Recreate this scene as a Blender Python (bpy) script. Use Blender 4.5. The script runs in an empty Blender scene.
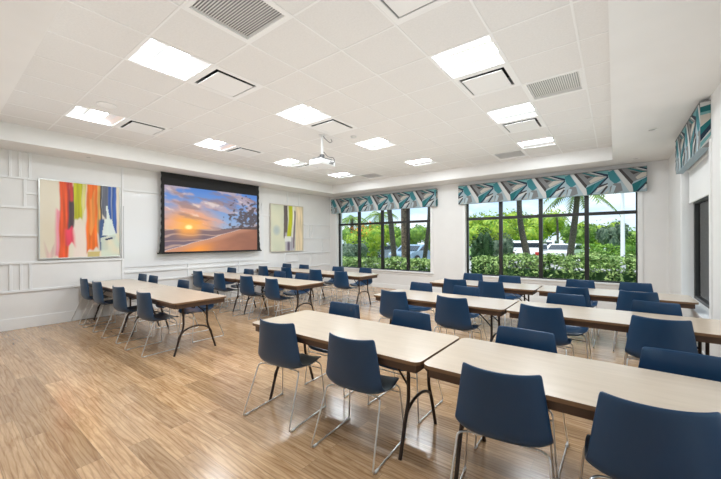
import bpy, bmesh, math, random
from mathutils import Vector, Matrix, noise
S = bpy.context.scene
COL = S.collection
PI = math.pi
# ------------------------------------------------------------------ camera
YAW = math.radians(37.4); RHO = 0.0045; FPX = 332.5; CAMZ = 1.53
cam = bpy.data.cameras.new('camera'); cam_o = bpy.data.objects.new('camera', cam); COL.objects.link(cam_o)
F_ = Vector((-math.sin(YAW), math.cos(YAW), 0)); R_ = Vector((math.cos(YAW), math.sin(YAW), 0)); U_ = Vector((0, 0, 1))
cx_ = (R_ - RHO*U_).normalized(); cy_ = (U_ + RHO*R_).normalized()
M_ = Matrix((cx_, cy_, -F_)).transposed().to_4x4(); M_.translation = Vector((0, 0, CAMZ))
cam_o.matrix_world = M_
cam.sensor_width = 36; cam.sensor_fit = 'HORIZONTAL'; cam.lens = FPX/721*36
cam.shift_y = 1.65/721; cam.clip_start = .02; cam.clip_end = 300
S.camera = cam_o
S.view_settings.view_transform = 'Standard'; S.view_settings.look = 'None'; S.view_settings.gamma = 1
S.view_settings.use_curve_mapping = False
S.view_settings.exposure = 0.08
SKY_STRENGTH = 1.4; SUN_STRENGTH = 4.0; TROFFER = 78.0; REFLECTOR_GLOW = 0.3
# ------------------------------------------------------------------ world
W = bpy.data.worlds.new('sky'); S.world = W; W.use_nodes = True
nt = W.node_tree; nt.nodes.clear()
def nn(t, typ, **k):
    n = t.nodes.new(typ)
    for a, b in k.items(): setattr(n, a, b)
    return n
wo = nn(nt, 'ShaderNodeOutputWorld'); bg = nn(nt, 'ShaderNodeBackground'); tc = nn(nt, 'ShaderNodeTexCoord')
sep = nn(nt, 'ShaderNodeSeparateXYZ'); nt.links.new(tc.outputs['Generated'], sep.inputs[0])
gr = nn(nt, 'ShaderNodeValToRGB'); nt.links.new(sep.outputs['Z'], gr.inputs[0])
gr.color_ramp.elements[0].position = 0.0; gr.color_ramp.elements[0].color = (.62, .76, .90, 1)
gr.color_ramp.elements[1].position = 0.6; gr.color_ramp.elements[1].color = (.30, .52, .90, 1)
e_ = gr.color_ramp.elements.new(.18); e_.color = (.46, .66, .92, 1)
mp = nn(nt, 'ShaderNodeMapping'); nt.links.new(tc.outputs['Generated'], mp.inputs[0]); mp.inputs['Scale'].default_value = (2.2, 2.2, 7.0)
ns = nn(nt, 'ShaderNodeTexNoise'); ns.inputs['Scale'].default_value = 2.0; ns.inputs['Detail'].default_value = 7; ns.inputs['Roughness'].default_value = .6
nt.links.new(mp.outputs[0], ns.inputs['Vector'])
cr = nn(nt, 'ShaderNodeValToRGB'); nt.links.new(ns.outputs['Fac'], cr.inputs[0])
cr.color_ramp.elements[0].position = .42; cr.color_ramp.elements[1].position = .62
mx = nn(nt, 'ShaderNodeMix', data_type='RGBA'); nt.links.new(cr.outputs[0], mx.inputs[0]); nt.links.new(gr.outputs[0], mx.inputs[6])
mx.inputs[7].default_value = (.92, .95, 1.0, 1)
nt.links.new(mx.outputs[2], bg.inputs[0]); bg.inputs[1].default_value = SKY_STRENGTH; nt.links.new(bg.outputs[0], wo.inputs[0])
sun = bpy.data.lights.new('sun', 'SUN'); sun.energy = SUN_STRENGTH; sun.angle = math.radians(1.5); sun.color = (1, .96, .88)
sun_o = bpy.data.objects.new('sun', sun); COL.objects.link(sun_o)
sun_o.rotation_euler = (math.radians(14), 0, math.radians(-30))   # from behind the building, high
fl = bpy.data.lights.new('added_ceiling_fill', 'AREA'); fl.shape = 'RECTANGLE'; fl.size = 7.4; fl.size_y = 8.2; fl.energy = 92; fl.color = (.84, .93, 1)
fl_o = bpy.data.objects.new('added_ceiling_fill', fl); COL.objects.link(fl_o); fl_o.location = (-3.35, 3.9, 1.95); fl_o.rotation_euler = (PI, 0, 0)   # added soft fill aimed up to lift the ceiling, no lamp of the room
# ------------------------------------------------------------------ materials
MATS = {}
def mat(name, col, rough=.5, metal=0, spec=.5, coat=0, emis=None, est=0, coat_rough=.1):
    if name in MATS: return MATS[name]
    m = bpy.data.materials.new(name); m.use_nodes = True
    b = m.node_tree.nodes['Principled BSDF']
    b.inputs['Base Color'].default_value = (*col, 1); b.inputs['Roughness'].default_value = rough
    b.inputs['Metallic'].default_value = metal; b.inputs['Specular IOR Level'].default_value = spec
    b.inputs['Coat Weight'].default_value = coat; b.inputs['Coat Roughness'].default_value = coat_rough
    if emis: b.inputs['Emission Color'].default_value = (*emis, 1); b.inputs['Emission Strength'].default_value = est
    MATS[name] = m; return m
def bsdf(m): return m.node_tree.nodes['Principled BSDF']
def noisy(m, c1, c2, scale=8, detail=4, stretch=(1, 1, 1), lo=.3, hi=.7, coord='Object', bump=0, rough=.5):
    t = m.node_tree; tcn = nn(t, 'ShaderNodeTexCoord'); mpn = nn(t, 'ShaderNodeMapping'); mpn.inputs['Scale'].default_value = stretch
    nz = nn(t, 'ShaderNodeTexNoise'); nz.inputs['Scale'].default_value = scale; nz.inputs['Detail'].default_value = detail; nz.inputs['Roughness'].default_value = rough
    r = nn(t, 'ShaderNodeValToRGB'); r.color_ramp.elements[0].position = lo; r.color_ramp.elements[1].position = hi
    r.color_ramp.elements[0].color = (*c1, 1); r.color_ramp.elements[1].color = (*c2, 1)
    t.links.new(tcn.outputs[coord], mpn.inputs[0]); t.links.new(mpn.outputs[0], nz.inputs['Vector']); t.links.new(nz.outputs['Fac'], r.inputs[0])
    t.links.new(r.outputs[0], bsdf(m).inputs['Base Color'])
    if bump:
        bp = nn(t, 'ShaderNodeBump'); bp.inputs['Strength'].default_value = bump; bp.inputs['Distance'].default_value = .01
        t.links.new(nz.outputs['Fac'], bp.inputs['Height']); t.links.new(bp.outputs[0], bsdf(m).inputs['Normal'])
    return m
white_wall = noisy(mat('wall_paint', (.8, .8, .79), .55), (.80, .79, .775), (.83, .82, .805), 3, 2)
panel_white = mat('panel_paint', (.83, .83, .825), .4)
soffit_white = noisy(mat('soffit_paint', (.8, .8, .78), .7), (.80, .785, .76), (.83, .815, .79), 2, 2)
tile_white = noisy(mat('ceiling_tile', (.78, .76, .74), .9), (.74, .72, .695), (.78, .76, .735), 60, 3)
grid_white = mat('grid_white', (.84, .83, .81), .5)
trim_white = mat('trim_white', (.86, .86, .85), .35)
board_gloss = mat('gloss_board', (.84, .845, .85), .06, spec=.6)
black_cavity = mat('dark_cavity', (.015, .015, .015), .9)
dark_grey = mat('dark_grey', (.12, .12, .125), .6)
black_metal = mat('dark_bronze_frame', (.022, .022, .022), .4, metal=.2)
brown_metal = mat('brown_tube', (.035, .022, .016), .3, metal=.4)
chrome = mat('chrome', (.72, .71, .69), .28, metal=1)
glide_mat = mat('clear_glide', (.8, .8, .78), .3)
shell_blue = noisy(mat('navy_shell', (.02, .05, .09), .30, spec=.5), (.010, .047, .112), (.013, .056, .132), 2, 2)
bsdf(shell_blue).inputs['Sheen Weight'].default_value = 0.0
laminate = noisy(mat('laminate', (.75, .62, .47), .28, spec=.5, coat=.35, coat_rough=.2), (.56, .455, .345), (.62, .51, .395), 3, 6, (1, 9, 1))
edge_brown = mat('edge_band', (.20, .11, .055), .4)
apron_brown = mat('apron_brown', (.085, .046, .027), .5)
silver = mat('silver_frame', (.62, .62, .60), .3, metal=.8)
canvas_side = mat('canvas_side', (.78, .74, .66), .8)
screen_black = mat('screen_black', (.012, .012, .013), .8)
neck_grey = mat('neck_grey', (.5, .5, .5), .45, metal=.3)
plaque_white = mat('plaque_white', (.82, .81, .79), .5)
slat_grey = mat('slat_grey', (.82, .81, .79), .45)
plastic_white = mat('plastic_white', (.66, .66, .65), .4)
lens_grey = mat('lens_dark', (.03, .035, .04), .1)
shade_white = mat('roller_shade', (.86, .86, .85), .8)
lampm = mat('troffer_lens', (.9, .9, .88), .5, emis=(.88, .95, 1), est=TROFFER)
lamps = mat('troffer_reflector', (.82, .83, .84), .28, metal=1, emis=(.95, .98, 1), est=REFLECTOR_GLOW)  # weak emission on the reflector stands in for reflected lens light
downlens = mat('downlight_lens', (.35, .34, .33), .4)
def vcol_mat(name, rough=.6, emission=0):
    m = mat(name, (1, 1, 1), rough); a = nn(m.node_tree, 'ShaderNodeVertexColor'); a.layer_name = 'paint'
    if emission:
        bsdf(m).inputs['Base Color'].default_value = (.02, .02, .02, 1)
        m.node_tree.links.new(a.outputs['Color'], bsdf(m).inputs['Emission Color']); bsdf(m).inputs['Emission Strength'].default_value = emission
    else: m.node_tree.links.new(a.outputs['Color'], bsdf(m).inputs['Base Color'])
    return m
def glass_mat():
    m = bpy.data.materials.new('window_glass'); m.use_nodes = True; t = m.node_tree; t.nodes.clear()
    o = nn(t, 'ShaderNodeOutputMaterial'); a = nn(t, 'ShaderNodeBsdfTransparent'); g = nn(t, 'ShaderNodeBsdfGlossy'); g.inputs['Roughness'].default_value = .02
    a.inputs['Color'].default_value = (.96, .98, .97, 1)
    l = nn(t, 'ShaderNodeFresnel'); l.inputs['IOR'].default_value = 1.15; x = nn(t, 'ShaderNodeMixShader')
    t.links.new(l.outputs[0], x.inputs[0]); t.links.new(a.outputs[0], x.inputs[1]); t.links.new(g.outputs[0], x.inputs[2]); t.links.new(x.outputs[0], o.inputs[0])
    return m
glass = glass_mat()
def floor_mat():
    m = mat('vinyl_plank', (.5, .36, .24), .3, spec=.5); t = m.node_tree; b = bsdf(m)
    g = nn(t, 'ShaderNodeTexCoord')
    br = nn(t, 'ShaderNodeTexBrick'); br.offset = .37; br.offset_frequency = 2
    br.inputs['Scale'].default_value = 1; br.inputs['Brick Width'].default_value = 1.22; br.inputs['Row Height'].default_value = .152
    br.inputs['Mortar Size'].default_value = .0012; br.inputs['Mortar Smooth'].default_value = .2; br.inputs['Bias'].default_value = 0
    br.inputs['Color1'].default_value = (0, 0, 0, 1); br.inputs['Color2'].default_value = (1, 1, 1, 1); br.inputs['Mortar'].default_value = (.5, .5, .5, 1)
    t.links.new(g.outputs['Object'], br.inputs['Vector'])
    # per-plank offset of the grain
    sc = nn(t, 'ShaderNodeVectorMath', operation='MULTIPLY'); sc.inputs[1].default_value = (.85, 7.5, 1); t.links.new(g.outputs['Object'], sc.inputs[0])
    of = nn(t, 'ShaderNodeVectorMath', operation='MULTIPLY_ADD'); t.links.new(br.outputs['Color'], of.inputs[0]); of.inputs[1].default_value = (7, 5, 3); t.links.new(sc.outputs[0], of.inputs[2])
    n1 = nn(t, 'ShaderNodeTexNoise'); n1.inputs['Scale'].default_value = 2.2; n1.inputs['Detail'].default_value = 8; n1.inputs['Roughness'].default_value = .62; n1.inputs['Distortion'].default_value = 1.4
    t.links.new(of.outputs[0], n1.inputs['Vector'])
    wv = nn(t, 'ShaderNodeTexWave', wave_type='RINGS'); wv.inputs['Scale'].default_value = 1.3; wv.inputs['Distortion'].default_value = 9; wv.inputs['Detail'].default_value = 3; wv.inputs['Detail Scale'].default_value = 1.2
    t.links.new(of.outputs[0], wv.inputs['Vector'])
    r1 = nn(t, 'ShaderNodeValToRGB'); r1.color_ramp.elements[0].position = .30; r1.color_ramp.elements[1].position = .68
    r1.color_ramp.elements[0].color = (.36, .20, .09, 1); r1.color_ramp.elements[1].color = (.66, .45, .265, 1)
    t.links.new(n1.outputs['Fac'], r1.inputs[0])
    r2 = nn(t, 'ShaderNodeValToRGB'); r2.color_ramp.elements[0].position = .0; r2.color_ramp.elements[1].position = .35
    r2.color_ramp.elements[0].color = (.72, .66, .60, 1); r2.color_ramp.elements[1].color = (1, 1, 1, 1); t.links.new(wv.outputs['Fac'], r2.inputs[0])
    m1 = nn(t, 'ShaderNodeMix', data_type='RGBA', blend_type='MULTIPLY'); m1.inputs[0].default_value = .8
    t.links.new(r1.outputs[0], m1.inputs[6]); t.links.new(r2.outputs[0], m1.inputs[7])
    r3 = nn(t, 'ShaderNodeValToRGB'); r3.color_ramp.elements[0].color = (.76, .74, .72, 1); r3.color_ramp.elements[1].color = (1.18, 1.17, 1.15, 1); t.links.new(br.outputs['Color'], r3.inputs[0])
    m2 = nn(t, 'ShaderNodeMix', data_type='RGBA', blend_type='MULTIPLY'); m2.inputs[0].default_value = 1
    t.links.new(m1.outputs[2], m2.inputs[6]); t.links.new(r3.outputs[0], m2.inputs[7])
    m3 = nn(t, 'ShaderNodeMix', data_type='RGBA'); t.links.new(br.outputs['Fac'], m3.inputs[0]); t.links.new(m2.outputs[2], m3.inputs[6]); m3.inputs[7].default_value = (.26, .17, .10, 1)
    t.links.new(m3.outputs[2], b.inputs['Base Color'])
    b.inputs['Roughness'].default_value = .24; b.inputs['Coat Weight'].default_value = .35; b.inputs['Coat Roughness'].default_value = .16
    return m
floor_m = floor_mat()
# ------------------------------------------------------------------ mesh helpers
class MB:
    def __init__(s): s.v = []; s.f = []; s.mi = []; s.sm = []; s.mats = []
    def m(s, material):
        if material not in s.mats: s.mats.append(material)
        return s.mats.index(material)
    def add(s, vs, fs, material, smooth=False):
        o = len(s.v); s.v += [tuple(v) for v in vs]; k = s.m(material)
        for f in fs: s.f.append(tuple(o+i for i in f)); s.mi.append(k); s.sm.append(smooth)
    def box(s, x0, x1, y0, y1, z0, z1, material, mtx=None):
        vs = [Vector((x, y, z)) for x in (x0, x1) for y in (y0, y1) for z in (z0, z1)]
        if mtx: vs = [mtx @ v for v in vs]
        s.add(vs, [(0, 1, 3, 2), (4, 6, 7, 5), (0, 4, 5, 1), (2, 3, 7, 6), (0, 2, 6, 4), (1, 5, 7, 3)], material)
    def prism(s, pts, z0, z1, material, mtx=None, mat_side=None):
        n = len(pts); a = [Vector((p[0], p[1], z0)) for p in pts]; b = [Vector((p[0], p[1], z1)) for p in pts]
        if mtx: a = [mtx @ v for v in a]; b = [mtx @ v for v in b]
        s.add(a+b, [tuple(range(n-1, -1, -1)), tuple(range(n, 2*n))], material)
        s.add(a+b, [(i, (i+1) % n, n+(i+1) % n, n+i) for i in range(n)], mat_side or material)
    def tube(s, pts, r, material, seg=8, cap=True, radii=None):
        P = [Vector(p) for p in pts]; n = len(P); rings = []
        up = None
        for i in range(n):
            t = (P[min(i+1, n-1)] - P[max(i-1, 0)]).normalized()
            if up is None:
                up = Vector((0, 0, 1)) if abs(t.z) < .9 else Vector((1, 0, 0))
            a = (up - t*up.dot(t)).normalized(); up = a; b = t.cross(a)
            rr = radii[i] if radii else r
            rings.append([P[i] + rr*(math.cos(2*PI*k/seg)*a + math.sin(2*PI*k/seg)*b) for k in range(seg)])
        vs = [v for q in rings for v in q]
        fs = [(i*seg+k, i*seg+(k+1) % seg, (i+1)*seg+(k+1) % seg, (i+1)*seg+k) for i in range(n-1) for k in range(seg)]
        s.add(vs, fs, material, True)
        if cap: s.add(rings[0], [tuple(range(seg-1, -1, -1))], material); s.add(rings[-1], [tuple(range(seg))], material)
    def cyl(s, c, r, h, material, seg=20, axis='z', r2=None):
        c = Vector(c); d = {'x': Vector((1, 0, 0)), 'y': Vector((0, 1, 0)), 'z': Vector((0, 0, 1))}[axis]
        s.tube([c, c+d*h], r, material, seg, True, [r, r if r2 is None else r2])
    def build(s, name, parent=None, bevel=0, bev_seg=2):
        me = bpy.data.meshes.new(name); me.from_pydata(s.v, [], s.f)
        for m in s.mats: me.materials.append(m)
        me.polygons.foreach_set('material_index', s.mi); me.polygons.foreach_set('use_smooth', s.sm); me.update()
        o = bpy.data.objects.new(name, me); COL.objects.link(o)
        if parent: o.parent = parent
        if bevel:
            b = o.modifiers.new('bevel', 'BEVEL'); b.width = bevel; b.segments = bev_seg; b.limit_method = 'ANGLE'; b.angle_limit = math.radians(40)
        return o
def tag(o, label=None, cat=None, group=None, kind=None):
    if label: o['label'] = label
    if cat: o['category'] = cat
    if group: o['group'] = group
    if kind: o['kind'] = kind
    return o
def empty(name, loc=(0, 0, 0), rz=0):
    o = bpy.data.objects.new(name, None); COL.objects.link(o); o.location = loc; o.rotation_euler = (0, 0, rz); o.empty_display_size = .1
    return o
def copy_tree(o, parent=None):
    c = o.copy(); COL.objects.link(c)
    if parent: c.parent = parent
    for ch in list(o.children): copy_tree(ch, c)
    return c
def fillet(pts, r, n=5):
    P = [Vector(p) for p in pts]; out = [P[0]]
    for i in range(1, len(P)-1):
        a, b, c = P[i-1], P[i], P[i+1]; d1 = (a-b); d2 = (c-b); rr = min(r, d1.length*.45, d2.length*.45)
        p, q = b + d1.normalized()*rr, b + d2.normalized()*rr
        for k in range(n+1):
            t = k/n; out.append((1-t)**2*p + 2*t*(1-t)*b + t*t*q)
    out.append(P[-1]); return out
def struct(name, mb, bevel=0): return tag(mb.build(name, None, bevel), kind='structure')
# ------------------------------------------------------------------ room shell
XL, XR, YF, YN = -8.40, .87, 9.12, -1.3
ZS, ZC, ZTOP = 3.15, 3.43, 3.70
TX0, TX1, TY0, TY1 = -7.62, -.03, .57, 8.42
GX, GDX, GY, GDY = -.27, .627, 1.255, .632
mb = MB(); mb.box(XL, XR, YN, YF, -.12, 0, floor_m); struct('floor', mb)
mb = MB(); mb.box(XL-.25, XL, YN-.25, YF+.25, -.12, ZTOP, white_wall); struct('wall_left', mb)
mb = MB(); mb.box(XL, XR, YN-.25, YN, -.12, ZTOP, white_wall); struct('wall_near', mb)
W1 = (-8.05, -4.35, .58, 2.62); W2 = (-3.30, .39, .58, 2.62); YO = YF+.30
mb = MB()
mb.box(XL, XR+.3, YF, YO, -.12, .58, white_wall); mb.box(XL, XR+.3, YF, YO, 2.62, ZTOP, white_wall)
for a, b in ((XL, W1[0]), (W1[1], W2[0]), (W2[1], XR+.3)): mb.box(a, b, YF, YO, .58, 2.62, white_wall)
struct('wall_far', mb)
RW = (5.42, 7.42, .60, 2.66)
mb = MB()
RW_ADDED = (.9, 3.7, .60, 2.66)  # opening of the added window, out of view
mb.box(XR, XR+.205, YN-.25, RW_ADDED[0], -.12, ZTOP, white_wall); mb.box(XR, XR+.205, RW_ADDED[1], RW[0], -.12, ZTOP, white_wall); mb.box(XR, XR+.205, RW[1], YF, -.12, ZTOP, white_wall)
for q in (RW, RW_ADDED): mb.box(XR, XR+.205, q[0], q[1], -.12, q[2], white_wall); mb.box(XR, XR+.205, q[0], q[1], q[3], ZTOP, white_wall)
struct('wall_right', mb)
# soffit ring
mb = MB()
mb.box(XL, TX0, YN, YF, ZS, ZTOP, soffit_white); mb.box(TX1, XR, YN, YF, ZS, ZTOP, soffit_white)
mb.box(TX0, TX1, YN, TY0, ZS, ZTOP, soffit_white); mb.box(TX0, TX1, TY1, YF, ZS, ZTOP, soffit_white)
tag(mb.build('ceiling_soffit'), kind='structure')
mb = MB(); mb.box(XL-.25, XR+.3, YN-.25, YO, ZTOP, ZTOP+.12, white_wall); tag(mb.build('roof'), kind='structure')
LIGHTS = [(5, 0), (9, 0), (5, 3), (9, 3), (9, 6), (9, 9), (1, 3), (1, 6), (1, 9), (5, 6), (5, 9), (1, 0)]
DIFF = [(5, 1), (9, 1), (5, 4), (9, 4), (9, 7), (1, 4), (1, 7), (1, 1)]
VENT = [(3, 0), (0, 5), (8, 10), (2, 10)]
HOLES = set(LIGHTS + DIFF + VENT)
def cell(i, j): return (GX-GDX*(i+1), GX-GDX*i, GY+GDY*j, GY+GDY*(j+1))
mb = MB()
for i in range(-1, 13):
    for j in range(-2, 12):
        if (i, j) in HOLES: continue
        x0, x1, y0, y1 = cell(i, j); x0, x1, y0, y1 = max(x0, TX0), min(x1, TX1), max(y0, TY0), min(y1, TY1)
        if x1-x0 < .01 or y1-y0 < .01: continue
        mb.box(x0, x1, y0, y1, ZC, ZC+.02, tile_white)
struct('ceiling', mb)
mb = MB(); t = .009
for i in range(0, 12): x = GX-GDX*i; mb.box(x-t, x+t, TY0, TY1, ZC-.004, ZC+.015, grid_white)
for j in range(-1, 12):
    y = GY+GDY*j
    if TY0 < y < TY1: mb.box(TX0, TX1, y-t, y+t, ZC-.003, ZC+.014, grid_white)
struct('trim_1', mb)
# baseboards and panel strips
mb = MB(); mb.box(XL, XL+.018, YN, YF, 0, .20, trim_white); struct('baseboard_left', mb, .004)
mb = MB(); mb.box(XL+.02, XR, YF-.016, YF, 0, .14, trim_white); struct('baseboard_far', mb, .004)
mb = MB(); mb.box(XR-.016, XR, YN, YF-.02, 0, .14, trim_white); struct('baseboard_right', mb, .004)
STR = [((.90, 3.15), (.90, 2.70)), ((1.02, 3.15), (1.02, 2.70)), ((1.15, 3.15), (1.15, 2.70)), ((-.4, 2.68), (1.26, 2.68)), ((1.08, 2.66), (1.08, 2.17)), ((1.08, 2.42), (1.25, 2.42)),
 ((-.4, 2.16), (1.25, 2.16)), ((-.4, 1.66), (1.25, 1.66)), ((-.4, 1.17), (2.57, 1.17)), ((.90, 1.16), (.90, .69)), ((1.03, 1.16), (1.03, .69)), ((1.15, 1.16), (1.15, .69)),
 ((-.4, .67), (9.12, .67)), ((2.57, 3.15), (2.57, .68)), ((2.58, 2.66), (3.32, 2.66)), ((2.6, .88), (6.35, .88)), ((3.95, .99), (3.95, .68)), ((5.35, .99), (5.35, .68)),
 ((7.10, 3.15), (7.10, 2.71)), ((7.60, 3.15), (7.60, 2.72)), ((6.02, 2.33), (6.40, 2.33)), ((6.13, 2.68), (6.13, 2.34)), ((7.92, 2.1), (7.92, 1.66)), ((8.08, 2.1), (8.08, 1.66)),
 ((8.23, 2.1), (8.23, 1.66)), ((7.8, 2.11), (9.12, 2.11)), ((7.8, 1.64), (9.12, 1.64)), ((8.72, 1.63), (8.72, 1.15)), ((7.0, 1.14), (9.12, 1.14)), ((7.0, 1.14), (7.0, .68)),
 ((7.56, 1.13), (7.56, .68)), ((8.15, 1.13), (8.15, .68)), ((7.01, .88), (7.56, .88))]
mb = MB(); w = .020; d = .026
for (a, b) in STR:
    if a[0] == b[0]: mb.box(XL, XL+d-.002, a[0]-w, a[0]+w, min(a[1], b[1]), max(a[1], b[1]), panel_white)
    else: mb.box(XL, XL+d, min(a[0], b[0]), max(a[0], b[0]), a[1]-w, a[1]+w, panel_white)
struct('trim_2', mb, .003)
# ------------------------------------------------------------------ windows
def far_window(name, x0, x1, mull, z0=.58, z1=2.62, zt=2.13):
    r = tag(empty(name, ((x0+x1)/2, YF+.1, z0)), kind='structure'); o = Vector((-(x0+x1)/2, -(YF+.1), -z0))
    def bl(n, mb, bev=0):
        ob = mb.build(n, r, bev); ob.location = o; return ob
    f = .042; ya, yb = YF+.09, YF+.17
    mb = MB(); mb.box(x0, x0+f, ya, yb, z0, z1, black_metal); mb.box(x1-f*.7, x1, ya, yb, z0, z1, black_metal)
    mb.box(x0, x1, ya+.001, yb, z1-f, z1, black_metal); mb.box(x0, x1, ya+.001, yb, z0, z0+f*.8, black_metal)
    for m in mull: mb.box(m-f, m+f, ya-.012, yb, z0, z1, black_metal)
    mb.box(x0, x1, ya-.006, yb, zt-.036, zt+.036, black_metal); bl('window_frame', mb, .004)
    xs = [x0+f*.5] + list(mull) + [x1-f*.5]
    for i in range(len(xs)-1):
        for (a, b) in ((z0+.02, zt), (zt, z1-.02)):
            mb = MB(); mb.box(xs[i]+.01, xs[i+1]-.01, ya+.035, ya+.041, a+.01, b-.01, glass); bl('pane', mb)
    mb = MB(); c = .075
    mb.box(x0-c, x0, YF-.018, YF+.002, z0, z1, trim_white); mb.box(x1, x1+c, YF-.018, YF+.002, z0, z1, trim_white)
    mb.box(x0-.012, x0+.004, YF-.01, ya, z0, z1, trim_white); mb.box(x1-.004, x1+.012, YF-.01, ya, z0, z1, trim_white); bl('casing', mb, .003)
    mb = MB(); mb.box(x0-c-.02, x1+c+.02, YF-.05, ya, z0-.03, z0+.006, trim_white); mb.box(x0-c, x1+c, YF-.016, YF, z0-.10, z0-.03, trim_white); bl('sill', mb, .004)
    return r
far_window('window_1', W1[0], W1[1], (-7.11, -6.14, -5.17))
far_window('window_2', W2[0], W2[1], (-2.39, -1.45, -.51))
def side_window(name, RW):
    r = tag(empty(name, (XR+.13, (RW[0]+RW[1])/2, RW[2])), kind='structure'); o_ = -Vector(r.location)
    def bl3(n, mb, bev=0):
        ob = mb.build(n, r, bev); ob.location = o_; return ob
    xa, xb = XR+.13, XR+.20
    mb = MB(); y0, y1, z0, z1 = RW
    mb.box(xa, xb, y1-.09, y1, z0, z1, black_metal); mb.box(xa, xb, y0, y0+.06, z0, z1, black_metal); mb.box(xa+.001, xb, y0, y1, z1-.05, z1, black_metal); mb.box(xa+.001, xb, y0, y1, z0, z0+.05, black_metal)
    mb.box(xa-.005, xb, y0, y1, 2.09, 2.16, black_metal); bl3('window_frame', mb, .004)
    for (a, b) in ((y0+.05, y1-.08),):
        for (c, d) in ((z0+.04, 2.1), (2.15, z1-.04)):
            mb = MB(); mb.box(xa+.03, xa+.036, a, b, c, d, glass); bl3('pane', mb)
    mb = MB(); mb.box(XR-.018, XR+.002, y1, y1+.075, z0, z1, trim_white); mb.box(XR-.018, XR+.002, y0-.075, y0, z0, z1, trim_white)
    mb.box(XR-.01, xa, y1-.004, y1+.012, z0, z1, trim_white); mb.box(XR-.01, xa, y0-.012, y0+.004, z0, z1, trim_white); bl3('casing', mb, .003)
    mb = MB(); mb.box(XR-.05, xa, y0-.09, y1+.09, z0-.03, z0+.006, trim_white); bl3('sill', mb, .004)
side_window('window_3', RW); side_window('added_side_window', RW_ADDED)  # the second window is added out of view to let in side daylight
rs = empty('roller_shade', (XR+.08, (RW[0]+RW[1])/2, RW[3])); tag(rs, 'white roller shade pulled a quarter down in the right wall window', 'roller shade')
mb = MB(); mb.box(-.004, .004, -.96, .96, -.53, -.03, shade_white); mb.build('shade_cloth', rs)
mb = MB(); mb.box(-.012, .012, -.965, .965, -.56, -.525, shade_white); mb.build('hem_bar', rs, .006)
mb = MB(); mb.cyl((0, -.97, -.03), .026, 1.94, shade_white, 16, 'y'); mb.build('roller', rs)
# ------------------------------------------------------------------ valances with the printed fabric
vm = {k: mat('valance_'+k, c, .85) for k, c in dict(base=(.34, .43, .47), aqua=(.16, .36, .37), teal=(.012, .135, .145), mid=(.04, .20, .23), navy=(.014, .03, .055), dark=(.055, .05, .05), grey=(.20, .205, .205), white=(.58, .58, .56), beige=(.50, .46, .40), pale=(.40, .49, .53)).items()}
MOTIF = [('aqua', [(.62, 1), (1.0, 1), (1.0, .70)]), ('mid', [(-.02, .92), (.10, 1.0), (.26, .52), (.14, .38), (.02, .60)]), ('grey', [(.02, .05), (.16, .0), (.30, .08), (.26, .40), (.12, .42), (.03, .28)]), ('pale', [(.03, .0), (.10, .0), (.16, .30), (.08, .36)]),
 ('white', [(.12, 1), (.20, 1), (.52, .20), (.50, .0), (.44, .0)]), ('dark', [(.20, 1), (.27, 1), (.52, .42), (.48, .30)]), ('grey', [(.27, 1), (.62, 1), (.98, .74), (.52, .42)]),
 ('teal', [(.38, 1), (.46, 1), (.78, .78), (.70, .76)]), ('dark', [(.44, .88), (.64, .80), (.52, .72)]), ('beige', [(.56, .60), (.70, .78), (.95, .74), (.60, .50)]), ('white', [(.52, 1), (.60, 1), (.92, .78), (.86, .79)]),
 ('navy', [(.60, 1), (.68, 1), (1.0, .82), (.98, .74), (.9, .78)]), ('teal', [(.49, .32), (.98, .72), (.56, .0), (.52, .0)]), ('mid', [(.70, .46), (.98, .72), (.66, .10), (.58, .02)]),
 ('navy', [(.98, .76), (1.0, .70), (.62, .0), (.56, .0)]), ('white', [(.70, .05), (.98, .34), (.98, .46), (.78, .36)]), ('dark', [(.72, .24), (.98, .40), (.98, .46), (.80, .38)]), ('dark', [(.80, .0), (.86, .0), (.99, .30), (.95, .34)]), ('beige', [(.90, .0), (.97, .0), (1.0, .14)])]
def clip(poly, lo, hi):
    for (s, lim) in ((1, lo), (-1, -hi)):
        out = []
        for i in range(len(poly)):
            a, b = poly[i-1], poly[i]; ia, ib = s*a[0] >= lim, s*b[0] >= lim
            if ia != ib:
                tt = (lim*s - a[0])/(b[0]-a[0]); out.append((lim*s, a[1]+tt*(b[1]-a[1])))
            if ib: out.append(b)
        poly = out
        if len(poly) < 3: return []
    return poly
END = [('white', [(0, 0), (1, 0), (1, 1), (0, 1)]), ('teal', [(0, .78), (1, .80), (1, .93), (0, .90)]), ('aqua', [(0, .72), (1, .74), (1, .80), (0, .78)]), ('beige', [(0, .48), (1, .62), (1, .74), (0, .72)]), ('teal', [(0, .28), (1, .52), (1, .62), (0, .46)]), ('navy', [(0, .14), (1, .40), (1, .52), (0, .28)]), ('aqua', [(0, .0), (1, .26), (1, .34), (0, .12)]), ('grey', [(.1, 0), (1, 0), (1, .16)])]
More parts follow.
